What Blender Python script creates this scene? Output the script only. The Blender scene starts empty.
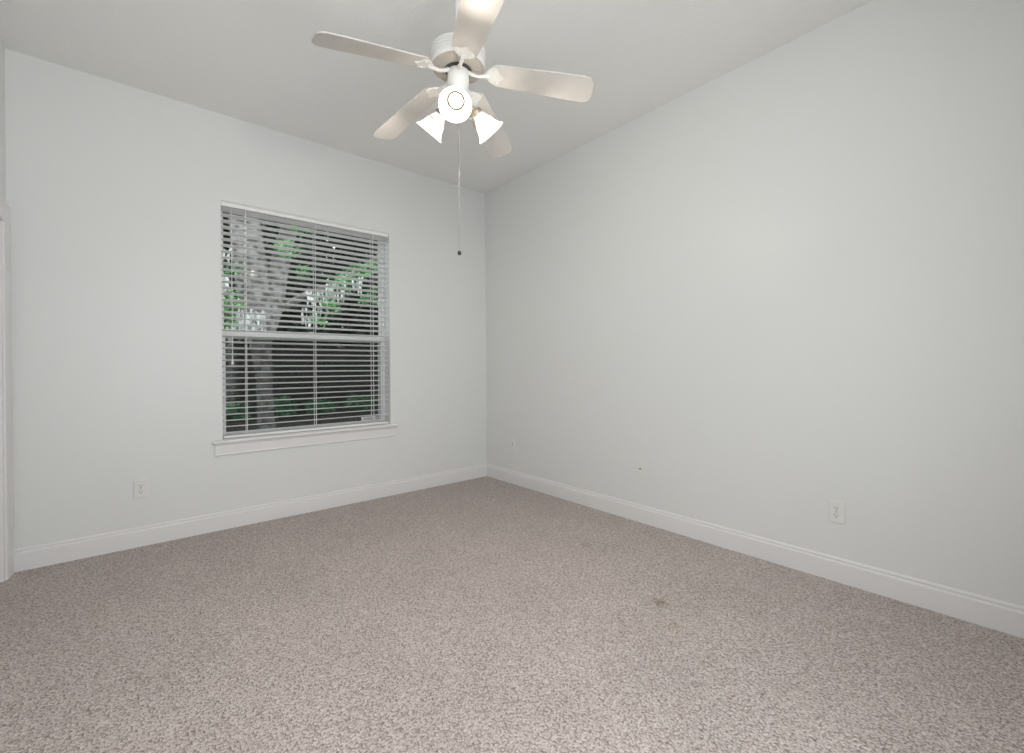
import bpy, bmesh, math, random
from mathutils import Vector, Matrix
C = bpy.context.scene.collection
PI = math.pi
W, H, REAR = 3.3612, 2.95, 4.12          # room: X -W..0, Y -REAR..0, Z 0..H

# ------------------------------------------------------------------ camera
cam_d = bpy.data.cameras.new('camera')
cam = bpy.data.objects.new('camera', cam_d); C.objects.link(cam)
yaw, pitch, roll = 0.86836, -0.00204, -0.00707
fw = Vector((math.cos(yaw)*math.cos(pitch), math.sin(yaw)*math.cos(pitch), math.sin(pitch)))
rt = Vector((math.sin(yaw), -math.cos(yaw), 0)); up = rt.cross(fw)
r2 = rt*math.cos(roll)+up*math.sin(roll); u2 = -rt*math.sin(roll)+up*math.cos(roll)
M = Matrix((r2, u2, -fw)).transposed().to_4x4(); M.translation = (-2.8210, -3.7611, 1.1412)
cam.matrix_world = M
cam_d.sensor_width = 36; cam_d.lens = 447.993/1024*36
cam_d.shift_y = -9.0485/1024; cam_d.shift_x = -0.659/1024
cam_d.clip_start = 0.02; cam_d.clip_end = 300
bpy.context.scene.camera = cam

# ------------------------------------------------------------------ sky, exposure, fill light
vs = bpy.context.scene.view_settings
vs.view_transform = 'Standard'; vs.look = 'None'; vs.gamma = 1; vs.use_curve_mapping = False
vs.exposure = 0.10
world = bpy.data.worlds.new('overcast_sky'); bpy.context.scene.world = world; world.use_nodes = True
bg = world.node_tree.nodes['Background']
bg.inputs[0].default_value = (0.90, 0.95, 1.0, 1); bg.inputs[1].default_value = 2.0

def area_light(name, loc, rot, sx, sy, power, col):
    l = bpy.data.lights.new(name, 'AREA'); l.shape = 'RECTANGLE'; l.size = sx; l.size_y = sy
    l.energy = power; l.color = col
    o = bpy.data.objects.new(name, l); C.objects.link(o); o.location = loc; o.rotation_euler = rot
    return o
# fill light added behind the camera, set in an added unseen window
area_light('rear_fill_light', (-2.35, -REAR-0.10, 1.50), (PI/2, 0, 0), 1.6, 2.1, 37, (0.965, 0.985, 1.0))
# ------------------------------------------------------------------ materials
def lin(c):
    return tuple(((x/255)/12.92 if x/255 <= .04045 else ((x/255+.055)/1.055)**2.4) for x in c)
def mat(name, col, rough=0.6, metal=0.0, spec=0.5, bump=None, var=None):
    m = bpy.data.materials.new(name); m.use_nodes = True
    nt = m.node_tree; b = nt.nodes['Principled BSDF']
    b.inputs['Base Color'].default_value = (*col, 1)
    b.inputs['Roughness'].default_value = rough; b.inputs['Metallic'].default_value = metal
    b.inputs['Specular IOR Level'].default_value = spec
    tc = nt.nodes.new('ShaderNodeTexCoord')
    if bump:
        sc, st, dist = bump
        n = nt.nodes.new('ShaderNodeTexNoise'); n.inputs['Scale'].default_value = sc; n.inputs['Detail'].default_value = 3
        nt.links.new(tc.outputs['Object'], n.inputs['Vector'])
        bp = nt.nodes.new('ShaderNodeBump'); bp.inputs['Strength'].default_value = st; bp.inputs['Distance'].default_value = dist
        nt.links.new(n.outputs['Fac'], bp.inputs['Height']); nt.links.new(bp.outputs['Normal'], b.inputs['Normal'])
    if var:
        sc, col2, lo, hi = var
        n = nt.nodes.new('ShaderNodeTexNoise'); n.inputs['Scale'].default_value = sc; n.inputs['Detail'].default_value = 5
        nt.links.new(tc.outputs['Object'], n.inputs['Vector'])
        r = nt.nodes.new('ShaderNodeValToRGB')
        r.color_ramp.elements[0].position = lo; r.color_ramp.elements[1].position = hi
        r.color_ramp.elements[0].color = (*col, 1); r.color_ramp.elements[1].color = (*col2, 1)
        nt.links.new(n.outputs['Fac'], r.inputs['Fac']); nt.links.new(r.outputs['Color'], b.inputs['Base Color'])
    return m

m_wall = mat('wall_paint', (0.770, 0.780, 0.768), 0.35, spec=0.33, bump=(60, 0.05, 0.004))
m_ceil = mat('ceiling_paint', (0.89, 0.89, 0.87), 0.75, spec=0.2, bump=(38, 0.35, 0.006))
m_trim = mat('trim_paint', (0.80, 0.79, 0.785), 0.35, spec=0.45)
m_vinyl = mat('window_vinyl', (0.80, 0.80, 0.80), 0.4)
m_slat = mat('blind_slat', (0.86, 0.855, 0.85), 0.45)
m_cord = mat('blind_cord', (0.80, 0.80, 0.79), 0.8)
m_fan = mat('fan_enamel', (0.82, 0.81, 0.79), 0.35)
m_blade = mat('fan_blade', (0.60, 0.57, 0.535), 0.45, var=(7, (0.64, 0.61, 0.575), 0.4, 0.6))
m_vent = mat('motor_vent', (0.50, 0.45, 0.40), 0.6)
m_vent2 = mat('motor_vent_rib', (0.62, 0.57, 0.52), 0.6)
m_dark = mat('dark_gap', (0.05, 0.045, 0.04), 0.7)
m_bulb_shadow = mat('bulb_shadow_dark', (0.013, 0.010, 0.008), 0.8, spec=0.05)  # near-black colour painting the shadow around the bulb
m_nickel = mat('arm_metal', (0.42, 0.37, 0.32), 0.35, metal=0.7)
m_chain = mat('chain_metal', (0.33, 0.32, 0.30), 0.45, metal=0.6)
m_black = mat('black_knob', (0.01, 0.01, 0.01), 0.4)
m_plate = mat('plate_plastic', (0.78, 0.78, 0.75), 0.4)
m_slot = mat('slot_dark', (0.12, 0.12, 0.11), 0.6)
m_brass = mat('coax_metal', (0.30, 0.28, 0.25), 0.4, metal=0.5)
m_sticker = mat('sticker_paper', (0.78, 0.77, 0.75), 0.6)
m_ink = mat('sticker_ink', (0.33, 0.33, 0.33), 0.6)
m_ink2 = mat('sticker_ink_dark', (0.06, 0.06, 0.06), 0.6)

def carpet_material():
    m = bpy.data.materials.new('berber_carpet'); m.use_nodes = True
    nt = m.node_tree; N = nt.nodes; L = nt.links; b = N['Principled BSDF']
    b.inputs['Roughness'].default_value = 0.95; b.inputs['Specular IOR Level'].default_value = 0.1
    tc = N.new('ShaderNodeTexCoord')
    mp = N.new('ShaderNodeMapping'); mp.inputs['Scale'].default_value = (172, 128, 1)
    L.new(tc.outputs['Object'], mp.inputs['Vector'])
    v = N.new('ShaderNodeTexVoronoi'); v.voronoi_dimensions = '2D'; v.inputs['Scale'].default_value = 1.0; v.inputs['Randomness'].default_value = 0.85
    L.new(mp.outputs['Vector'], v.inputs['Vector'])
    sep = N.new('ShaderNodeSeparateColor'); L.new(v.outputs['Color'], sep.inputs['Color'])
    r = N.new('ShaderNodeValToRGB'); r.color_ramp.interpolation = 'LINEAR'
    els = r.color_ramp.elements
    els[0].position = 0.0; els[0].color = (*FLECK[0], 1)
    els[1].position = 1.0; els[1].color = (*FLECK[4], 1)
    for p, c in ((0.16, FLECK[1]), (0.45, FLECK[2]), (0.8, FLECK[3])):
        e = els.new(p); e.color = (*c, 1)
    L.new(sep.outputs['Red'], r.inputs['Fac'])
    # crevice shade painted into the colour of the gaps between the loops
    gp = N.new('ShaderNodeMapRange'); gp.inputs['From Min'].default_value = 0.42; gp.inputs['From Max'].default_value = 0.80
    gp.inputs['To Min'].default_value = 1.0; gp.inputs['To Max'].default_value = 0.45
    L.new(v.outputs['Distance'], gp.inputs['Value'])
    gm = N.new('ShaderNodeMix'); gm.data_type = 'RGBA'; gm.blend_type = 'MULTIPLY'; gm.inputs['Factor'].default_value = 1
    L.new(r.outputs['Color'], gm.inputs['A']); L.new(gp.outputs['Result'], gm.inputs['B'])
    # broad wear mottling
    n = N.new('ShaderNodeTexNoise'); n.inputs['Scale'].default_value = 2.2; n.inputs['Detail'].default_value = 6; n.inputs['Roughness'].default_value = 0.65
    L.new(tc.outputs['Object'], n.inputs['Vector'])
    mr = N.new('ShaderNodeMapRange'); mr.inputs['From Min'].default_value = .3; mr.inputs['From Max'].default_value = .7
    mr.inputs['To Min'].default_value = 0.93; mr.inputs['To Max'].default_value = 1.05
    L.new(n.outputs['Fac'], mr.inputs['Value'])
    mx = N.new('ShaderNodeMix'); mx.data_type = 'RGBA'; mx.blend_type = 'MULTIPLY'; mx.inputs['Factor'].default_value = 1
    L.new(gm.outputs['Result'], mx.inputs['A']); L.new(mr.outputs['Result'], mx.inputs['B'])
    out = mx.outputs['Result']
    # small stains with a shape of their own
    for (sx, sy, rad, col) in ((-0.889, -2.567, 0.055, (0.72, 0.70, 0.60)), (-1.02, -2.72, 0.05, (0.9, 0.87, 0.78)), (-0.631, -1.875, 0.05, (0.88, 0.86, 0.8))):
        vm = N.new('ShaderNodeVectorMath'); vm.operation = 'DISTANCE'; vm.inputs[1].default_value = (sx, sy, 0)
        L.new(tc.outputs['Object'], vm.inputs[0])
        n2 = N.new('ShaderNodeTexNoise'); n2.inputs['Scale'].default_value = 45
        L.new(tc.outputs['Object'], n2.inputs['Vector'])
        ad = N.new('ShaderNodeMath'); ad.operation = 'MULTIPLY_ADD'; ad.inputs[1].default_value = 0.09; L.new(n2.outputs['Fac'], ad.inputs[0]); L.new(vm.outputs['Value'], ad.inputs[2])
        q = N.new('ShaderNodeMapRange'); q.inputs['From Min'].default_value = rad+.045; q.inputs['From Max'].default_value = rad*.5+.03
        L.new(ad.outputs['Value'], q.inputs['Value'])
        x = N.new('ShaderNodeMix'); x.data_type = 'RGBA'; x.blend_type = 'MULTIPLY'
        L.new(q.outputs['Result'], x.inputs['Factor']); L.new(out, x.inputs['A']); x.inputs['B'].default_value = (*col, 1)
        out = x.outputs['Result']
    L.new(out, b.inputs['Base Color'])
    inv = N.new('ShaderNodeMath'); inv.operation = 'SUBTRACT'; inv.inputs[0].default_value = 1.0; L.new(v.outputs['Distance'], inv.inputs[1])
    bp = N.new('ShaderNodeBump'); bp.inputs['Strength'].default_value = 0.8; bp.inputs['Distance'].default_value = 0.006
    L.new(inv.outputs['Value'], bp.inputs['Height']); L.new(bp.outputs['Normal'], b.inputs['Normal'])
    return m
FLECK = [lin(c) for c in ((172, 158, 151), (194, 181, 175), (210, 197, 192), (220, 209, 204), (233, 223, 219))]
m_carpet = carpet_material()

def glass_material():
    m = bpy.data.materials.new('window_glass'); m.use_nodes = True
    nt = m.node_tree; N = nt.nodes; L = nt.links
    for n in list(N):
        if n.type != 'OUTPUT_MATERIAL': N.remove(n)
    out = [n for n in N if n.type == 'OUTPUT_MATERIAL'][0]
    t = N.new('ShaderNodeBsdfTransparent'); t.inputs[0].default_value = (0.88, 0.90, 0.89, 1)
    g = N.new('ShaderNodeBsdfGlossy'); g.inputs['Roughness'].default_value = 0.03
    f = N.new('ShaderNodeFresnel'); f.inputs[0].default_value = 1.2
    mx = N.new('ShaderNodeMixShader'); L.new(f.outputs[0], mx.inputs[0]); L.new(t.outputs[0], mx.inputs[1]); L.new(g.outputs[0], mx.inputs[2])
    L.new(mx.outputs[0], out.inputs['Surface'])
    return m
m_glass = glass_material()
def screen_material():
    m = bpy.data.materials.new('insect_screen'); m.use_nodes = True
    nt = m.node_tree; N = nt.nodes; L = nt.links
    for n in list(N):
        if n.type != 'OUTPUT_MATERIAL': N.remove(n)
    out = [n for n in N if n.type == 'OUTPUT_MATERIAL'][0]
    t = N.new('ShaderNodeBsdfTransparent')
    d = N.new('ShaderNodeBsdfDiffuse'); d.inputs[0].default_value = (0.05, 0.05, 0.05, 1)
    mx = N.new('ShaderNodeMixShader'); mx.inputs[0].default_value = 0.42
    L.new(t.outputs[0], mx.inputs[1]); L.new(d.outputs[0], mx.inputs[2]); L.new(mx.outputs[0], out.inputs['Surface'])
    return m
m_screen = screen_material()
def frosted_material():
    m = bpy.data.materials.new('frosted_shade_glass'); m.use_nodes = True
    nt = m.node_tree; N = nt.nodes; L = nt.links
    for n in list(N):
        if n.type != 'OUTPUT_MATERIAL': N.remove(n)
    out = [n for n in N if n.type == 'OUTPUT_MATERIAL'][0]
    t = N.new('ShaderNodeBsdfTranslucent'); t.inputs[0].default_value = (0.93, 0.92, 0.88, 1)
    d = N.new('ShaderNodeBsdfDiffuse'); d.inputs[0].default_value = (0.86, 0.85, 0.80, 1)
    mx = N.new('ShaderNodeMixShader'); mx.inputs[0].default_value = 0.42
    L.new(t.outputs[0], mx.inputs[1]); L.new(d.outputs[0], mx.inputs[2])
    g = N.new('ShaderNodeBsdfGlossy'); g.inputs['Roughness'].default_value = 0.25
    m2 = N.new('ShaderNodeMixShader'); m2.inputs[0].default_value = 0.06
    L.new(mx.outputs[0], m2.inputs[1]); L.new(g.outputs[0], m2.inputs[2]); L.new(m2.outputs[0], out.inputs['Surface'])
    return m
m_frost = frosted_material()
m_bulb = bpy.data.materials.new('lit_bulb'); m_bulb.use_nodes = True
_b = m_bulb.node_tree.nodes['Principled BSDF']
_b.inputs['Emission Color'].default_value = (1, 0.95, 0.87, 1); _b.inputs['Emission Strength'].default_value = 5.0

# ------------------------------------------------------------------ mesh helpers
def box(bm, a, b):
    x0, y0, z0 = a; x1, y1, z1 = b
    v = [bm.verts.new(p) for p in ((x0,y0,z0),(x1,y0,z0),(x1,y1,z0),(x0,y1,z0),(x0,y0,z1),(x1,y0,z1),(x1,y1,z1),(x0,y1,z1))]
    for f in ((0,3,2,1),(4,5,6,7),(0,1,5,4),(1,2,6,5),(2,3,7,6),(3,0,4,7)):
        bm.faces.new([v[i] for i in f])
    return v
def lathe(bm, prof, seg=32, mtx=None, cap=True, wave=None):
    rings = []
    for (r, z) in prof:
        ring = []
        for i in range(seg):
            a = 2*PI*i/seg
            p = Vector((r*math.cos(a), r*math.sin(a), z))
            if mtx: p = mtx @ p
            ring.append(bm.verts.new(p))
        rings.append(ring)
    for a, b in zip(rings, rings[1:]):
        for i in range(seg):
            j = (i+1) % seg
            bm.faces.new((a[i], a[j], b[j], b[i]))
    if cap:
        bm.faces.new(list(reversed(rings[0]))); bm.faces.new(rings[-1])
def tube(bm, pts, r, seg=10, rads=None):
    pts = [Vector(p) for p in pts]; rings = []
    ref = Vector((0, 0, 1))
    for i, p in enumerate(pts):
        d = (pts[min(i+1, len(pts)-1)]-pts[max(i-1, 0)]).normalized()
        u = d.cross(ref)
        if u.length < .05: u = d.cross(Vector((1, 0, 0)))
        u.normalize(); w = d.cross(u)
        rr = rads[i] if rads else r
        rings.append([bm.verts.new(p+u*rr*math.cos(2*PI*k/seg)+w*rr*math.sin(2*PI*k/seg)) for k in range(seg)])
    for a, b in zip(rings, rings[1:]):
        for i in range(seg):
            j = (i+1) % seg; bm.faces.new((a[i], b[i], b[j], a[j]))
    bm.faces.new(rings[0]); bm.faces.new(list(reversed(rings[-1])))
def extrude_poly(bm, pts, vec):
    """closed polygon (3-D points) extruded by vec"""
    vec = Vector(vec)
    a = [bm.verts.new(p) for p in pts]; b = [bm.verts.new(Vector(p)+vec) for p in pts]
    n = len(pts); bm.faces.new(a); bm.faces.new(list(reversed(b)))
    for i in range(n):
        j = (i+1) % n; bm.faces.new((a[i], b[i], b[j], a[j]))
def obj(name, bm, m, parent=None, smooth=False, bevel=0):
    bmesh.ops.recalc_face_normals(bm, faces=bm.faces)
    me = bpy.data.meshes.new(name); bm.to_mesh(me); bm.free()
    o = bpy.data.objects.new(name, me); C.objects.link(o); me.materials.append(m)
    if parent: o.parent = parent
    if smooth:
        for p in me.polygons: p.use_smooth = True
        try: me.set_sharp_from_angle(angle=math.radians(38))
        except Exception: pass
    if bevel:
        md = o.modifiers.new('edge', 'BEVEL'); md.width = bevel; md.segments = 2; md.limit_method = 'ANGLE'
    return o
def thing(name, label, cat, loc=(0, 0, 0), rot=(0, 0, 0), group=None):
    o = bpy.data.objects.new(name, None); C.objects.link(o); o.empty_display_size = .1
    o.location = loc; o.rotation_euler = rot; o['label'] = label; o['category'] = cat
    if group: o['group'] = group
    return o
def struct(o, label=None, cat=None):
    o['kind'] = 'structure'
    if label: o['label'] = label
    if cat: o['category'] = cat
    return o
def B(*boxes):
    bm = bmesh.new()
    for a, b in boxes: box(bm, a, b)
    return bm

# ------------------------------------------------------------------ room shell
T = 0.20
WX0, WX1, WZ0, WZ1 = -2.3402, -1.0717, 0.6337, 2.3371      # window opening
struct(obj('floor', B(((-W-T, -REAR-T, -0.2), (T, T, 0.0))), m_carpet), 'beige flecked loop pile carpet covering the whole bedroom floor', 'carpet')
struct(obj('ceiling', B(((-W-T, -REAR-T, H), (T, T, H+0.15))), m_ceil), 'flat off-white lightly textured ceiling above the fan', 'ceiling')
struct(obj('wall_back', B(((-W-T, 0, 0), (WX0, T, H)), ((WX1, 0, 0), (T, T, H)), ((WX0, 0, 0), (WX1, T, WZ0)), ((WX0, 0, WZ1), (WX1, T, H))), m_wall),
       'pale grey-white painted wall that holds the window', 'wall')
struct(obj('wall_right', B(((0, -REAR-T, 0), (T, 0, H))), m_wall), 'long plain pale grey painted wall right of the corner', 'wall')
DY0, DY1, DZ = -0.120, -0.900, 1.955                         # door opening in the left wall
struct(obj('wall_left', B(((-W-T, DY0, 0), (-W, 0, H)), ((-W-T, -REAR-T, 0), (-W, DY1, H)), ((-W-T, DY1, DZ), (-W, DY0, H))), m_wall),
       'narrow strip of pale painted wall at the left edge of the photo', 'wall')
RX0, RX1, RZ0, RZ1 = -3.15, -1.55, 0.45, 2.45
struct(obj('wall_rear', B(((-W, -REAR-T, 0), (RX0, -REAR, H)), ((RX1, -REAR-T, 0), (0, -REAR, H)), ((RX0, -REAR-T, 0), (RX1, -REAR, RZ0)), ((RX0, -REAR-T, RZ1), (RX1, -REAR, H))), m_wall),
       'pale painted wall behind the camera with an opening added for the fill light', 'wall')

BB = 0.1270
prof = [(0, 0), (0.015, 0), (0.015, 0.098), (0.0140, 0.1015), (0.0105, 0.1050), (0.0070, 0.1062), (0.0066, 0.1120), (0.0080, 0.1150), (0.0078, 0.1180), (0.0045, 0.1225), (0.002, BB), (0, BB)]
def baseboard(name, p0, p1, nrm, label):
    bm = bmesh.new()
    pts = [Vector(p0)+Vector(nrm)*d+Vector((0, 0, z)) for d, z in prof]
    extrude_poly(bm, pts, Vector(p1)-Vector(p0))
    return struct(obj(name, bm, m_trim), label, 'baseboard')
baseboard('baseboard_back', (-W, 0, 0), (0, 0, 0), (0, -1, 0), 'white moulded baseboard under the window wall')
baseboard('baseboard_right', (0, 0, 0), (0, -REAR, 0), (-1, 0, 0), 'white moulded baseboard along the long right wall')
baseboard('baseboard_left', (-W, -0.97, 0), (-W, -REAR, 0), (1, 0, 0), 'white moulded baseboard along the left wall past the door')
baseboard('baseboard_rear', (-W, -REAR, 0), (0, -REAR, 0), (0, 1, 0), 'white moulded baseboard behind the camera')

# door casing and door in the left wall
def casing_bm():
    bm = bmesh.new(); cw = 0.100
    # profile (distance from opening edge, projection)
    pr = [(-0.004, 0), (-0.004, 0.010), (0.010, 0.014), (0.055, 0.016), (0.080, 0.022), (0.093, 0.020), (cw, 0.012), (cw, 0)]
    path = [(DY0, 0, 1, 0), (DY0, DZ, 1, 1), (DY1, DZ, -1, 1), (DY1, 0, -1, 0)]
    rings = []
    for (y, z, sy, sz) in path:
        rings.append([bm.verts.new((-W+h, y+sy*d, z+sz*d)) for d, h in pr])
    for a, b in zip(rings, rings[1:]):
        for i in range(len(pr)-1): bm.faces.new((a[i], a[i+1], b[i+1], b[i]))
    bm.faces.new(rings[0]); bm.faces.new(rings[-1])
    return bm
door = bpy.data.objects.new('door_1', None); C.objects.link(door); door.location = (0, 0, 0)
struct(door, 'white door with moulded casing at the left edge of the photo', 'door')
obj('door_casing', casing_bm(), m_trim, door)
obj('door_jamb', B(((-W-T, DY0-0.018, 0), (-W-0.0005, DY0, DZ)), ((-W-T, DY1, 0), (-W-0.0005, DY1+0.018, DZ)), ((-W-T, DY1+0.018, DZ-0.018), (-W-0.0005, DY0-0.018, DZ)),
                 ((-W-0.062, DY0-0.03, 0), (-W-0.05, DY0-0.018, DZ-0.018))), m_trim, door)
bm = bmesh.new()
box(bm, (-W-0.10, DY1+0.020, 0.012), (-W-0.065, DY0-0.020, DZ-0.020))
for (ya, yb) in ((DY1+0.12, -0.53), (-0.46, DY0-0.12)):
    for (za, zb) in ((0.22, 0.85), (1.0, 1.85)):
        box(bm, (-W-0.066, ya, za), (-W-0.061, yb, zb))
slab = obj('door_panel', bm, m_trim, door, bevel=0.002)
bm = bmesh.new(); mt = Matrix.Translation((-W-0.065, DY1+0.09, 0.95)) @ Matrix.Rotation(PI/2, 4, 'Y')
lathe(bm, [(0.026, 0), (0.026, 0.006), (0.011, 0.012), (0.011, 0.035), (0.022, 0.042), (0.027, 0.055), (0.020, 0.066), (0.006, 0.069)], 24, mt)
obj('door_knob', bm, m_nickel, slab, smooth=True)

# unseen window added behind the camera to let the fill light in
w2 = bpy.data.objects.new('added_rear_window', None); C.objects.link(w2); struct(w2, 'wide white window added out of view behind the camera for the fill light', 'window')
bm = bmesh.new(); f = 0.05; ya, yb = -REAR-0.09, -REAR-0.03
box(bm, (RX0, ya, RZ0), (RX1, yb, RZ0+f)); box(bm, (RX0, ya, RZ1-f), (RX1, yb, RZ1))
for x in (RX0, (RX0+RX1)/2-f/2, RX1-f): box(bm, (x, ya, RZ0+f), (x+f, yb, RZ1-f))
obj('window_frame', bm, m_vinyl, w2)  # frame of the added rear window
obj('added_window_sill', B(((RX0-0.03, -REAR-0.09, RZ0-0.02), (RX1+0.03, -REAR+0.03, RZ0))), m_trim, w2)

# ------------------------------------------------------------------ window_1: single-hung vinyl window, stool, apron
win = bpy.data.objects.new('window_1', None); C.objects.link(win)
struct(win, 'white single-hung window with stool and apron in the back wall', 'window')
yf0, yf1, fr = 0.108, 0.180, 0.022
bm = bmesh.new()
box(bm, (WX0, yf0, WZ0), (WX0+fr, yf1, WZ1)); box(bm, (WX1-fr, yf0, WZ0), (WX1, yf1, WZ1))
box(bm, (WX0+fr, yf0, WZ0), (WX1-fr, yf1, WZ0+0.014)); box(bm, (WX0+fr, yf0, WZ1-fr), (WX1-fr, yf1, WZ1))
obj('window_frame', bm, m_vinyl, win, bevel=0.002)
ZM = 1.394
def sash(name, y0, y1, z0, z1, st, rb, rtp):
    bm = bmesh.new(); xa, xb = WX0+fr, WX1-fr
    box(bm, (xa, y0, z0), (xa+st, y1, z1)); box(bm, (xb-st, y0, z0), (xb, y1, z1))
    box(bm, (xa+st, y0, z0), (xb-st, y1, z0+rb)); box(bm, (xa+st, y0, z1-rtp), (xb-st, y1, z1))
    s = obj(name, bm, m_vinyl, win, bevel=0.002)
    obj('glass_pane', B(((xa+st, (y0+y1)/2-.002, z0+rb), (xb-st, (y0+y1)/2+.002, z1-rtp))), m_glass, s)
    return s
sash('upper_sash', 0.146, 0.174, ZM-0.030, WZ1-fr, 0.010, 0.045, 0.012)
low = sash('lower_sash', 0.114, 0.142, WZ0+0.014, ZM+0.022, 0.014, 0.016, 0.040)
bm = bmesh.new(); cx = (WX0+WX1)/2
box(bm, (cx-0.03, 0.120, ZM+0.022), (cx+0.03, 0.140, ZM+0.030)); lathe(bm, [(0.011, 0), (0.011, 0.010), (0.006, 0.014)], 14, Matrix.Translation((cx, 0.130, ZM+0.030)))
box(bm, (cx-0.005, 0.112, ZM+0.034), (cx+0.022, 0.130, ZM+0.041))
obj('sash_lock', bm, m_vinyl, low)
scr = obj('insect_screen', B(((WX0+fr, 0.190, WZ0+0.02), (WX1-fr, 0.1905, ZM))), m_screen, win)
bm = bmesh.new()
for a, b in (((WX0+fr-.01, .186, WZ0+.01), (WX0+fr+.008, .196, ZM)), ((WX1-fr-.008, .186, WZ0+.01), (WX1-fr+.01, .196, ZM)), ((WX0+fr, .186, WZ0+.01), (WX1-fr, .196, WZ0+.03)), ((WX0+fr, .186, ZM-.015), (WX1-fr, .196, ZM))): box(bm, a, b)
obj('screen_frame', bm, m_vinyl, scr)
# stool with horns, and apron with a small bead
bm = bmesh.new()
ST = WZ0; sx0, sx1 = -2.402, -1.012
pts = [(sx0, -0.001, ST-0.022), (sx0, -0.030, ST-0.022), (sx0, -0.036, ST-0.017), (sx0, -0.038, ST-0.011), (sx0, -0.036, ST-0.005), (sx0, -0.030, ST), (sx0, -0.001, ST)]
extrude_poly(bm, pts, (sx1-sx0, 0, 0))
box(bm, (WX0+0.0005, -0.002, ST-0.0005), (WX1-0.0005, 0.108, ST+0.003))
obj('window_stool', bm, m_trim, win)
bm = bmesh.new()
pr = [(0, 0.525), (-0.010, 0.525), (-0.014, 0.530), (-0.012, 0.539), (-0.013, 0.597), (-0.018, 0.607), (-0.018, 0.6115), (0, 0.6115)]
extrude_poly(bm, [(-2.387, y, z) for y, z in pr], (-1.028+2.387, 0, 0))
obj('window_apron', bm, m_trim, win)

# sticker on the lower pane
st = thing('window_sticker', 'small white paper label with a dark diamond mark stuck on the lower right window pane', 'sticker', (-1.200, 0.1255, 0.681))
obj('paper', B(((-0.088, -0.0006, -0.0165), (0.088, 0, 0.024))), m_sticker, st)
bm = bmesh.new()
for i, (z, xa, xb) in enumerate(((0.008, -0.066, 0.016), (0.001, -0.066, 0.020), (-0.009, -0.040, 0.060))):
    box(bm, (xa, -0.0012, z-0.002), (xb, -0.0006, z+0.002))
obj('printed_lines', bm, m_ink, st)
bm = bmesh.new()
mt = Matrix.Translation((0.060, -0.0008, 0.006)) @ Matrix.Rotation(PI/4, 4, 'Y')
for a, b in (((-.014, -.0006, -.014), (.014, 0, -.008)), ((-.014, -.0006, .008), (.014, 0, .014)), ((-.014, -.0006, -.008), (-.008, 0, .008)), ((.008, -.0006, -.008), (.014, 0, .008))):
    vv = box(bm, a, b)
    for v in vv: v.co = mt @ v.co
obj('diamond_mark', bm, m_ink2, st)

# ------------------------------------------------------------------ blind
bl = thing('window_blind', 'white two-inch horizontal slat blind lowered over the window with slats open', 'window blind', ((WX0+WX1)/2, 0.045, WZ0))
bx = (WX1-WX0)/2; hh = WZ1-WZ0
def R(x): return x-(WX0+WX1)/2
g = 0.006
obj('head_rail', B(((-bx+g, -0.022, hh-0.032), (bx-g, 0.030, hh-0.003))), m_slat, bl)
bm = bmesh.new()
vp = [(-0.026, hh-0.034), (-0.034, hh-0.034), (-0.037, hh-0.030), (-0.033, hh-0.025), (-0.034, hh-0.012), (-0.040, hh-0.006), (-0.040, hh-0.0015), (-0.026, hh-0.0015)]
extrude_poly(bm, [(-bx+0.003, y, z) for y, z in vp], (2*bx-0.006, 0, 0))
obj('valance', bm, m_slat, bl)
TILT = math.radians(9); SP = 0.0436; sw = 0.0250
bm = bmesh.new(); zs = []
z = 0.044
while z < hh-0.046: zs.append(z); z += SP
for z in zs:
    sec = []
    for k in range(7):
        u = -1+2*k/6
        sec.append((u*sw, 0.0024*(1-u*u)+0.0016))
    sec += [(u_, z_-0.0032) for u_, z_ in reversed(sec)]
    pts = []
    for (u, h) in sec:
        y = u*math.cos(TILT)+h*math.sin(TILT); zz = -u*math.sin(TILT)+h*math.cos(TILT)
        pts.append((-bx+g+0.003, y, z+zz))
    extrude_poly(bm, pts, (2*(bx-g-0.003), 0, 0))
obj('slats', bm, m_slat, bl)
obj('bottom_rail', B(((-bx+g+0.002, -0.025, 0.006), (bx-g-0.002, 0.025, 0.024))), m_slat, bl, bevel=0.003)
for xx in (-2.184, -1.698, -1.217):
    bm = bmesh.new()
    for yy in (-0.0265, 0.0265): box(bm, (R(xx)-0.0022, yy-0.0006, 0.02), (R(xx)+0.0022, yy+0.0006, hh-0.033))
    for z in zs: box(bm, (R(xx)-0.0028, -0.0265, z-0.0055), (R(xx)+0.0028, 0.0265, z-0.0045))
    obj('ladder_tape', bm, m_cord, bl)
bm = bmesh.new(); tube(bm, [(R(-2.276), -0.040, hh-0.045), (R(-2.276), -0.040, 1.205-WZ0)], 0.0022, 8)
pc = obj('lift_cord', bm, m_cord, bl)
bm = bmesh.new(); lathe(bm, [(0.002, 0.035), (0.005, 0.030), (0.0085, 0.005), (0.008, 0.0), (0.002, -0.001)], 14, Matrix.Translation((R(-2.276), -0.040, 1.171-WZ0)))
obj('cord_tassel', bm, m_cord, pc, smooth=True)

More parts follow.
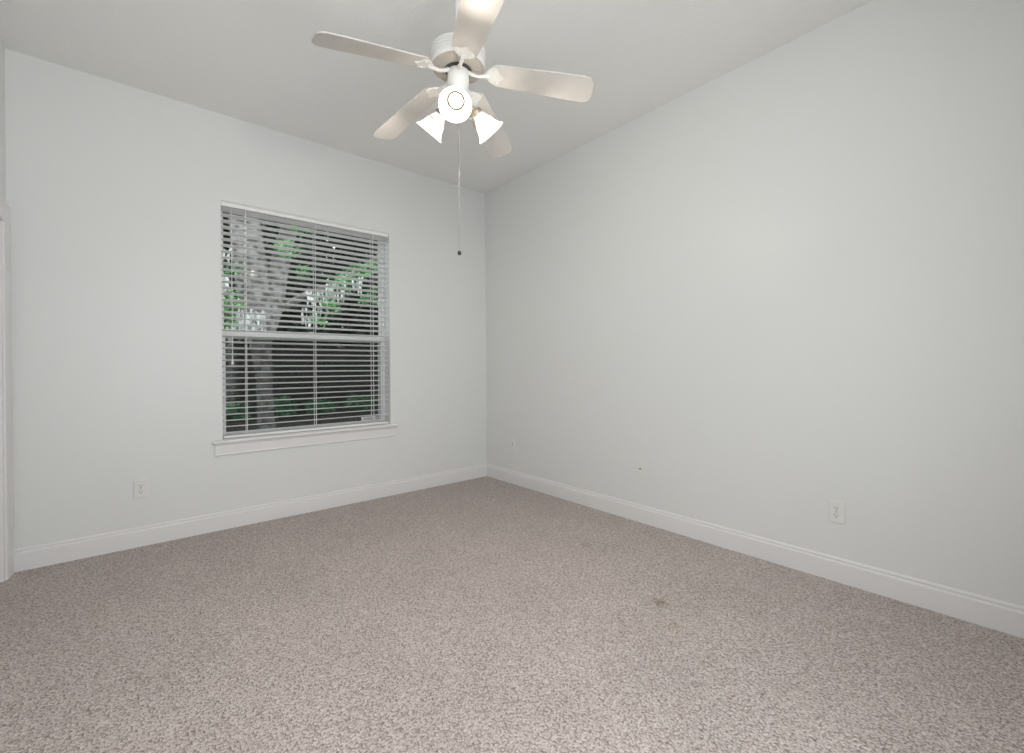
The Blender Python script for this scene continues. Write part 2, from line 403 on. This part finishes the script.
# ------------------------------------------------------------------ wall plates
def plate(name, label, cat, loc, wall, kind):
    rz = 0 if wall == 'back' else PI/2*-1
    t = thing(name, label, cat, loc, (0, 0, rz))          # local: -Y faces the room
    bm = bmesh.new(); w, h = 0.036, 0.0575
    rim = [(-w, 0, -h), (w, 0, -h), (w, 0, h), (-w, 0, h)]
    fr_ = [(-w+.003, -.0085, -h+.003), (w-.003, -.0085, -h+.003), (w-.003, -.0085, h-.003), (-w+.003, -.0085, h-.003)]
    a = [bm.verts.new(p) for p in rim]; m_ = [bm.verts.new((p[0], -.0068, p[2])) for p in rim]; b = [bm.verts.new(p) for p in fr_]
    for i in range(4):
        j = (i+1) % 4; bm.faces.new((a[i], a[j], m_[j], m_[i])); bm.faces.new((m_[i], m_[j], b[j], b[i]))
    bm.faces.new(b); bm.faces.new(a)
    obj('cover_plate', bm, m_plate, t)
    if kind == 'duplex':
        for s in (-1, 1):
            bm = bmesh.new(); zc = s*0.0195
            pts = []
            for k in range(24):
                a_ = 2*PI*k/24; pts.append((0.0172*math.cos(a_), -0.0083, zc+max(-0.0135, min(0.0135, 0.0172*math.sin(a_)))))
            extrude_poly(bm, pts, (0, -0.0022, 0))
            rc = obj('receptacle', bm, m_plate, t)
            bm = B(((-0.0082, -0.0109, zc-0.001), (-0.0054, -0.0104, zc+0.009)), ((0.0054, -0.0109, zc), (0.0080, -0.0104, zc+0.008)))
            lathe(bm, [(0.0030, 0), (0.0030, 0.0005)], 12, Matrix.Translation((0, -0.0104, zc-0.0075)) @ Matrix.Rotation(PI/2, 4, 'X'))
            obj('slots', bm, m_slot, rc)
        bm = bmesh.new(); lathe(bm, [(0.003, 0), (0.003, 0.001), (0.0015, 0.0015)], 12, Matrix.Translation((0, -0.0085, 0)) @ Matrix.Rotation(PI/2, 4, 'X'))
        obj('screw', bm, m_brass, t)
    elif kind == 'coax':
        bm = bmesh.new(); mt = Matrix.Translation((0, -0.0083, 0)) @ Matrix.Rotation(PI/2, 4, 'X')
        lathe(bm, [(0.0075, 0), (0.0075, 0.003)], 6, mt); lathe(bm, [(0.0048, 0.003), (0.0048, 0.010), (0.002, 0.010)], 16, mt)
        obj('coax_connector', bm, m_brass, t)
        for s in (-1, 1):
            bm = bmesh.new(); lathe(bm, [(0.003, 0), (0.003, 0.001), (0.0015, 0.0015)], 12, Matrix.Translation((0, -0.0085, s*0.042)) @ Matrix.Rotation(PI/2, 4, 'X'))
            obj('screw', bm, m_plate, t)
    else:
        bm = bmesh.new(); box(bm, (-0.0085, -0.0100, -0.0085), (0.0085, -0.0083, 0.0085))
        jk = obj('phone_jack', bm, m_plate, t)
        obj('jack_opening', B(((-0.0055, -0.0105, -0.005), (0.0055, -0.0100, 0.005))), m_slot, jk)
        for s in (-1, 1):
            bm = bmesh.new(); lathe(bm, [(0.003, 0), (0.003, 0.001), (0.0015, 0.0015)], 12, Matrix.Translation((0, -0.0085, s*0.042)) @ Matrix.Rotation(PI/2, 4, 'X'))
            obj('screw', bm, m_plate, t)
    return t
plate('power_outlet', 'white duplex power outlet low on the window wall, left of the window', 'outlet', (-2.790, 0, 0.369), 'back', 'duplex')
plate('power_outlet', 'white duplex power outlet low on the long right wall, farthest from the corner', 'outlet', (0, -3.062, 0.366), 'right', 'duplex')
plate('coax_plate', 'white wall plate with a dark round cable connector at its centre, on the right wall', 'wall plate', (0, -1.869, 0.391), 'right', 'coax')
plate('phone_plate', 'small white wall plate on the right wall nearest the room corner', 'wall plate', (0, -0.428, 0.382), 'right', 'phone')

# ------------------------------------------------------------------ ceiling fan with light kit
FX, FY, FZ = -1.6785, -2.0404, 2.499      # FZ: apex where the drooping blade lines meet
fan = thing('ceiling_fan', 'white five-blade ceiling fan with three lit bell-shaped glass shades hanging from the ceiling', 'ceiling fan', (FX, FY, FZ))
def fobj(name, bm, m, parent=fan, smooth=True, bevel=0): return obj(name, bm, m, parent, smooth, bevel)
top = H-FZ
bm = bmesh.new(); lathe(bm, [(0.062, top), (0.066, top-0.012), (0.064, top-0.03), (0.045, top-0.055), (0.020, top-0.068)], 36); fobj('canopy', bm, m_fan)
bm = bmesh.new(); lathe(bm, [(0.0125, 0.12), (0.0125, top-0.060)], 20); fobj('downrod', bm, m_fan)
# motor housing with fine horizontal ribs
MB_ = 0.006                                # motor underside above the apex
bm = bmesh.new(); pr = [(0.020, MB_+0.118), (0.045, MB_+0.113), (0.060, MB_+0.096), (0.100, MB_+0.088), (0.118, MB_+0.080)]
n = 5
for i in range(n):
    z = MB_+0.074-i*0.012
    pr += [(0.1245, z), (0.1245, z-0.0075), (0.1215, z-0.009), (0.1215, z-0.0105)]
pr += [(0.1245, MB_+0.012), (0.1225, MB_+0.004), (0.118, MB_)]
lathe(bm, pr, 56, cap=False)
motor = fobj('motor_housing', bm, m_fan)
# vented underside plate
bm = bmesh.new(); lathe(bm, [(0.119, MB_+0.002), (0.112, MB_-0.002), (0.070, MB_-0.010), (0.060, MB_-0.010), (0.058, MB_+0.010)], 56, cap=False)
vent = fobj('vent_plate', bm, m_vent, motor)
bm = bmesh.new(); ns = 44
for i in range(ns):
    a = 2*PI*i/ns; c, s = math.cos(a), math.sin(a); w_ = 0.0022
    pts = []
    for (r_, dz) in ((0.110, -0.0015), (0.074, -0.0088)):
        pts.append((r_, dz))
    (ra, za), (rb, zb) = pts
    q = [(ra, -w_*1.4, za), (ra, w_*1.4, za), (rb, w_, zb), (rb, -w_, zb)]
    q = [(x*c-y*s, x*s+y*c, MB_+z-0.0022) for x, y, z in q]
    extrude_poly(bm, q, (0, 0, -0.0022))
fobj('vent_ribs', bm, m_vent2, vent, smooth=False)
bm = bmesh.new(); lathe(bm, [(0.062, MB_+0.012), (0.062, MB_-0.012), (0.045, MB_-0.018)], 40); fobj('rotor_ring', bm, m_dark, motor)
# switch housing and light fitter
SZ = MB_-0.012
bm = bmesh.new(); lathe(bm, [(0.046, SZ), (0.049, SZ-0.006), (0.048, SZ-0.068), (0.040, SZ-0.078), (0.036, SZ-0.110), (0.050, SZ-0.122), (0.054, SZ-0.140), (0.050, SZ-0.170), (0.036, SZ-0.184), (0.014, SZ-0.192), (0.010, SZ-0.200), (0.003, SZ-0.204)], 40)
sw_h = fobj('switch_housing', bm, m_fan)

# blades
def blade_bm():
    bm = bmesh.new(); r0, r1 = 0.150, 0.622
    def hw(r):
        t = (r-r0)/(r1-r0); return 0.056+0.015*min(1, t*1.25)
    out = []
    out += [(r0, -0.030), (r0+0.010, -0.043), (r0+0.028, -hw(r0+.03))]
    for r in (0.30, 0.40, 0.50): out.append((r, -hw(r)))
    out += [(r1-0.040, -hw(r1)), (r1-0.016, -hw(r1)+0.008), (r1-0.003, -hw(r1)+0.026), (r1, -0.030), (r1, 0.030), (r1-0.003, hw(r1)-0.026), (r1-0.016, hw(r1)-0.008), (r1-0.040, hw(r1))]
    for r in (0.50, 0.40, 0.30): out.append((r, hw(r)))
    out += [(r0+0.028, hw(r0+.03)), (r0+0.010, 0.043), (r0, 0.030)]
    extrude_poly(bm, [(x, y, -0.003) for x, y in out], (0, 0, 0.006))
    return bm
def arm_bm():
    bm = bmesh.new()
    # curved arm from the rotor to the blade root (blade frame, underside)
    tube(bm, [(0.050, 0, -0.006), (0.070, 0, -0.014), (0.095, 0, -0.019), (0.122, 0, -0.014), (0.150, 0, -0.008)], 0.008, 10, [0.010, 0.0085, 0.0075, 0.0085, 0.010])
    # spade-shaped plate under the blade root with two side scrolls
    pts = [(0.165, -0.008), (0.180, -0.026), (0.196, -0.042), (0.214, -0.046), (0.226, -0.036), (0.232, -0.018), (0.246, -0.008), (0.252, 0), (0.246, 0.008), (0.232, 0.018), (0.226, 0.036), (0.214, 0.046), (0.196, 0.042), (0.180, 0.026), (0.165, 0.008)]
    extrude_poly(bm, [(x-0.038, y, -0.0085) for x, y in pts], (0, 0, 0.0050))
    for (x, y) in ((0.170, -0.030), (0.170, 0.030), (0.200, 0)):
        lathe(bm, [(0.0025, -0.0125), (0.0055, -0.0110), (0.0060, -0.0085)], 12, Matrix.Translation((x, y, 0)))
    return bm
base_a = 3.023
angs = [base_a+k*2*PI/5 for k in range(5)]
angs[3] += math.radians(2.5); angs[4] -= math.radians(1.5); angs[1] += math.radians(0.5)
PITCH = math.radians(12.5)
proto = None
for k, a in enumerate(angs):
    slope = 0.177+0.023*math.cos(a)+0.004*math.sin(a)
    mt = Matrix.Rotation(a, 4, 'Z') @ Matrix.Rotation(math.atan(slope), 4, 'Y') @ Matrix.Rotation(-PITCH, 4, 'X')
    if proto is None:
        proto = fobj('blade', blade_bm(), m_blade, smooth=False, bevel=0.0015)
        arm0 = fobj('blade_arm', arm_bm(), m_fan, proto)
        b = proto
    else:
        b = proto.copy(); C.objects.link(b); b.parent = fan
        c_ = arm0.copy(); C.objects.link(c_); c_.parent = b
    b.matrix_local = mt
# light kit: three arms, holders, bell shades, bulbs
cam_az = math.atan2(-3.7611-FY, -2.8210-FX)
AX = math.radians(47)                     # shade axis below horizontal
arm_p = shade_p = None
for k in range(3):
    az = cam_az - math.radians(5) + (0, math.radians(113), math.radians(-115))[k]
    e = thing_e = bpy.data.objects.new('light_arm', None)
    # local frame: X outward, built in fan space
    rot = Matrix.Rotation(az, 4, 'Z')
    d = Vector((math.cos(AX), 0, -math.sin(AX)))
    P0 = Vector((0.030, 0, SZ-0.156)); P3 = Vector((0.084, 0, SZ-0.166))
    bpy.data.objects.remove(e)
    bm = bmesh.new()
    tube(bm, [rot @ p for p in (P0, Vector((0.050, 0, SZ-0.150)), Vector((0.066, 0, SZ-0.154)), P3)], 0.008, 12)
    mtx = rot @ Matrix.Translation(P3) @ Vector((0, 0, 1)).rotation_difference(d).to_matrix().to_4x4()
    lathe(bm, [(0.010, -0.012), (0.024, -0.006), (0.029, 0.004), (0.029, 0.018), (0.026, 0.018)], 28, mtx, cap=False)
    for q in range(3):
        aa = 2*PI*q/3+0.4
        tube(bm, [mtx @ Vector((0.027*math.cos(aa), 0.027*math.sin(aa), 0.010)), mtx @ Vector((0.040*math.cos(aa), 0.040*math.sin(aa), 0.010))], 0.0028, 8)
    arm = fobj('light_arm', bm, m_nickel)
    arm['label'] = 'dull metal arm holding a glass shade'
    bm = bmesh.new()
    outer = [(0.025, 0.006), (0.0255, 0.020), (0.029, 0.030), (0.037, 0.042), (0.043, 0.056), (0.047, 0.072), (0.053, 0.088), (0.061, 0.102), (0.070, 0.111)]
    inner = [(r-0.0025, z-0.0005) for r, z in outer]; inner[-1] = (0.0695, 0.1125)
    lathe(bm, outer+list(reversed(inner)), 40, mtx, cap=False)
    sh = fobj('lamp_shade', bm, m_frost, arm)
    bm = bmesh.new()
    lathe(bm, [(0.010, 0.004), (0.012, 0.020), (0.018, 0.031), (0.026, 0.042), (0.0295, 0.054), (0.027, 0.066), (0.019, 0.075), (0.008, 0.079)], 24, mtx)
    fobj('bulb', bm, m_bulb, arm)
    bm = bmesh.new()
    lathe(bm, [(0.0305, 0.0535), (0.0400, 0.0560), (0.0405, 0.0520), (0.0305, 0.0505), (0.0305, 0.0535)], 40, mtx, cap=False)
    fobj('bulb_shadow_ring', bm, m_bulb_shadow, arm)  # dark ring added to stand for the shadow gap behind the bulb
    l = bpy.data.lights.new('bulb_light', 'POINT'); l.energy = 8.0; l.shadow_soft_size = 0.018; l.color = (1.0, 0.905, 0.78)
    lo = bpy.data.objects.new('bulb_light', l); C.objects.link(lo); lo.parent = arm; lo.location = mtx @ Vector((0, 0, 0.093))
# pull chain
bm = bmesh.new()
zt, zb_ = SZ-0.190, 1.662-FZ
tube(bm, [(0.0, 0.0, zt-0.01), (0.0, 0, zb_+0.010)], 0.0016, 8)
n = 190
for i in range(0, n, 2):
    z = zt-0.01+(zb_+0.01-zt+0.01)*i/n
    lathe(bm, [(0.0012, z+0.0022), (0.0024, z), (0.0012, z-0.0022)], 6)
ch = fobj('pull_chain', bm, m_chain)
ch['label'] = 'long thin grey pull chain'
bm = bmesh.new(); lathe(bm, [(0.002, zb_+0.012), (0.006, zb_+0.009), (0.0085, zb_+0.002), (0.0085, zb_-0.003), (0.006, zb_-0.008), (0.002, zb_-0.010)], 16)
fobj('chain_knob', bm, m_black, ch)['label'] = 'small black knob at the chain end'

# ------------------------------------------------------------------ garden outside the window
rng = random.Random(7)
def two_tone(name, c1, c2, scale, rough=0.8):
    return mat(name, c1, rough, spec=0.2, var=(scale, c2, 0.42, 0.6))
m_ground = two_tone('mulch', (0.035, 0.032, 0.026), (0.11, 0.10, 0.085), 9)
m_fence = two_tone('weathered_board', (0.030, 0.029, 0.027), (0.060, 0.057, 0.053), 3)
m_bark = two_tone('grey_bark', (0.13, 0.12, 0.115), (0.38, 0.36, 0.35), 7)
m_bark2 = two_tone('dark_bark', (0.04, 0.035, 0.03), (0.10, 0.09, 0.08), 6)
m_leaf = two_tone('bright_leaf', (0.12, 0.36, 0.10), (0.36, 0.72, 0.30), 6, 0.5)
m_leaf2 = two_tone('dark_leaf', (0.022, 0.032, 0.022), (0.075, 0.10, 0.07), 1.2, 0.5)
m_leaf3 = two_tone('shrub_leaf', (0.08, 0.22, 0.10), (0.26, 0.55, 0.30), 5, 0.5)
m_moss = two_tone('pale_moss', (0.60, 0.61, 0.59), (0.90, 0.91, 0.89), 8, 0.9)
GZ = -0.35
struct(obj('ground', B(((-14, T+0.02, GZ-0.3), (22, 34, GZ))), m_ground), 'dark mulched garden ground outside the window', 'ground')
def leaf(bm, p, size):
    a = rng.uniform(0, 2*PI); t = rng.uniform(-0.9, 0.9)
    d = Vector((math.cos(a)*math.cos(t), math.sin(a)*math.cos(t), math.sin(t)))
    w = d.cross(Vector((rng.uniform(-.4, .4), rng.uniform(-.4, .4), 1))).normalized(); nn = d.cross(w)
    L_ = size*rng.uniform(.7, 1.3); W_ = L_*0.28
    v = [bm.verts.new(p), bm.verts.new(p+d*L_*.5+w*W_+nn*W_*.4), bm.verts.new(p+d*L_), bm.verts.new(p+d*L_*.5-w*W_+nn*W_*.4)]
    m_ = [v[0], v[2]]
    bm.faces.new((v[0], v[1], v[2])); bm.faces.new((v[0], v[2], v[3]))
def cloud(bm, c, r, n, size):
    c = Vector(c); r = Vector(r)
    for _ in range(n):
        q = Vector((rng.gauss(0, 1), rng.gauss(0, 1), rng.gauss(0, 1))).normalized()*(rng.random()**0.45)
        leaf(bm, c+Vector((q.x*r.x, q.y*r.y, q.z*r.z)), size)
# fence
fc = thing('wooden_fence', 'dark weathered board fence across the back of the garden outside the window', 'fence', (2, 12, GZ))
bm = bmesh.new(); x = -7.0
while x < 9.0:
    h = 2.22+rng.uniform(-.02, .02); w_ = 0.138
    extrude_poly(bm, [(x, 0, 0), (x+w_, 0, 0), (x+w_, 0, h-0.04), (x+w_-.03, 0, h), (x+.03, 0, h), (x, 0, h-0.04)], (0, 0.02, 0)); x += 0.145
obj('boards', bm, m_fence, fc)
for z_ in (0.35, 1.1, 1.9): obj('rail', B(((-7, 0.0205, z_), (9, 0.06, z_+0.09))), m_fence, fc)
for k in range(8): obj('post', B(((-7+k*2.25, 0.0605, 0), (-6.91+k*2.25, 0.15, 2.1))), m_fence, fc)
# shrubs along the fence
for k, (x, y, hgt, lab) in enumerate(((-1.9, 10.9, .62, 'leftmost'), (-0.7, 11.1, .55, ''), (0.5, 10.8, .66, ''), (1.7, 11.1, .52, ''), (2.9, 10.9, .60, ''), (4.1, 11.0, .64, ''), (5.3, 10.9, .55, ''))):
    sh = thing('garden_shrub', 'low leafy green shrub growing at the foot of the dark garden fence', 'shrub', (x, y, GZ), group='low shrubs along the garden fence')
    bm = bmesh.new(); cloud(bm, (0, 0, hgt*.5), (.50, .40, hgt*.5), 420, 0.13); obj('foliage', bm, m_leaf3, sh)
    bm = bmesh.new()
    for q in range(7):
        a = 2*PI*q/7; tube(bm, [(0, 0, 0), (.15*math.cos(a), .12*math.sin(a), hgt*.4), (.32*math.cos(a), .25*math.sin(a), hgt*.75)], .01, 5)
    obj('stem', bm, m_bark2, sh)
# pale-barked forked tree close to the window
ot = thing('garden_tree', 'grey-barked forked tree with bright green leaves and pale hanging moss outside the window', 'tree', (-0.75, 6.5, GZ))
def lo(x, y, z): return Vector((x+0.75, y-6.5, z-GZ))
bm = bmesh.new()
tube(bm, [lo(-.75, 6.5, GZ-.02), lo(-.76, 6.5, .2), lo(-.78, 6.5, .9), lo(-.84, 6.5, 1.6), lo(-.92, 6.5, 2.4), lo(-1.05, 6.45, 3.4), lo(-1.2, 6.4, 4.8), lo(-1.4, 6.4, 6.2)], .2, 12, [.20, .16, .15, .20, .30, .30, .24, .16])
tube(bm, [lo(-.84, 6.5, 1.5), lo(-.62, 6.5, 2.4), lo(-.45, 6.55, 3.4), lo(-.15, 6.6, 4.6), lo(.1, 6.6, 6.0)], .2, 10, [.14, .20, .18, .14, .09])
tube(bm, [lo(-.6, 6.5, 2.3), lo(0, 6.35, 2.7), lo(.7, 6.2, 3.05), lo(1.5, 6.1, 3.7), lo(2.2, 6.0, 4.5)], .1, 8, [.09, .07, .055, .04, .025])
tube(bm, [lo(-.85, 6.5, 1.7), lo(-1.1, 6.3, 2.1), lo(-1.5, 6.1, 2.6), lo(-2.1, 5.9, 3.2)], .1, 8, [.08, .06, .05, .03])
obj('trunk', bm, m_bark, ot, smooth=True)
bm = bmesh.new()
for (x, y, z, r, n_) in ((-.45, 6.1, 3.55, .26, 150), (-.2, 6.1, 4.05, .26, 140), (-.1, 6.2, 3.15, .18, 90), (-.62, 6.1, 4.3, .25, 120), (.63, 6.0, 2.98, .34, 260), (.95, 5.9, 3.25, .28, 160), (.38, 6.0, 2.5, .30, 180),
                       (1.25, 6.0, 2.7, .30, 110), (1.4, 6.0, 3.4, .32, 130), (-1.5, 6.0, 2.35, .34, 170), (-1.5, 6.0, 2.0, .25, 90), (.1, 6.0, 2.1, .22, 70), (2.1, 6, 4.3, .5, 220), (.2, 6.5, 5.4, .8, 400), (-1.3, 6.3, 5.6, .8, 400), (-1.35, 6.0, 3.0, .2, 50)):
    cloud(bm, lo(x, y, z), (r, r, r*.8), n_, 0.085)
obj('foliage', bm, m_leaf, ot)['kind'] = 'stuff'
bm = bmesh.new()
for (x, y, z, r, n_) in ((-1.12, 5.95, 2.05, .24, 120), (-1.3, 5.95, 1.85, .2, 40), (.15, 6.0, 2.55, .25, 50), (.45, 5.9, 2.75, .2, 36), (0.0, 6.0, 2.2, .2, 30), (-1.6, 6, 3.3, .2, 22), (.8, 5.9, 3.0, .22, 30), (-1.62, 5.95, 2.75, .2, 22)):
    for _ in range(n_):
        p = lo(x+rng.uniform(-r, r), y+rng.uniform(-.1, .1), z+rng.uniform(-.5*r, r)); l_ = rng.uniform(.10, .26); w_ = rng.uniform(.012, .03)
        a = rng.uniform(0, PI); d = Vector((math.cos(a), math.sin(a), 0))*w_
        q = [bm.verts.new(p-d), bm.verts.new(p+d), bm.verts.new(p+d*.6+Vector((rng.uniform(-.03, .03), 0, -l_*.6))), bm.verts.new(p+Vector((rng.uniform(-.04, .04), 0, -l_))), bm.verts.new(p-d*.7+Vector((0, 0, -l_*.5)))]
        bm.faces.new(q)
obj('hanging_moss', bm, m_moss, ot)['kind'] = 'stuff'
# dark trees behind the fence
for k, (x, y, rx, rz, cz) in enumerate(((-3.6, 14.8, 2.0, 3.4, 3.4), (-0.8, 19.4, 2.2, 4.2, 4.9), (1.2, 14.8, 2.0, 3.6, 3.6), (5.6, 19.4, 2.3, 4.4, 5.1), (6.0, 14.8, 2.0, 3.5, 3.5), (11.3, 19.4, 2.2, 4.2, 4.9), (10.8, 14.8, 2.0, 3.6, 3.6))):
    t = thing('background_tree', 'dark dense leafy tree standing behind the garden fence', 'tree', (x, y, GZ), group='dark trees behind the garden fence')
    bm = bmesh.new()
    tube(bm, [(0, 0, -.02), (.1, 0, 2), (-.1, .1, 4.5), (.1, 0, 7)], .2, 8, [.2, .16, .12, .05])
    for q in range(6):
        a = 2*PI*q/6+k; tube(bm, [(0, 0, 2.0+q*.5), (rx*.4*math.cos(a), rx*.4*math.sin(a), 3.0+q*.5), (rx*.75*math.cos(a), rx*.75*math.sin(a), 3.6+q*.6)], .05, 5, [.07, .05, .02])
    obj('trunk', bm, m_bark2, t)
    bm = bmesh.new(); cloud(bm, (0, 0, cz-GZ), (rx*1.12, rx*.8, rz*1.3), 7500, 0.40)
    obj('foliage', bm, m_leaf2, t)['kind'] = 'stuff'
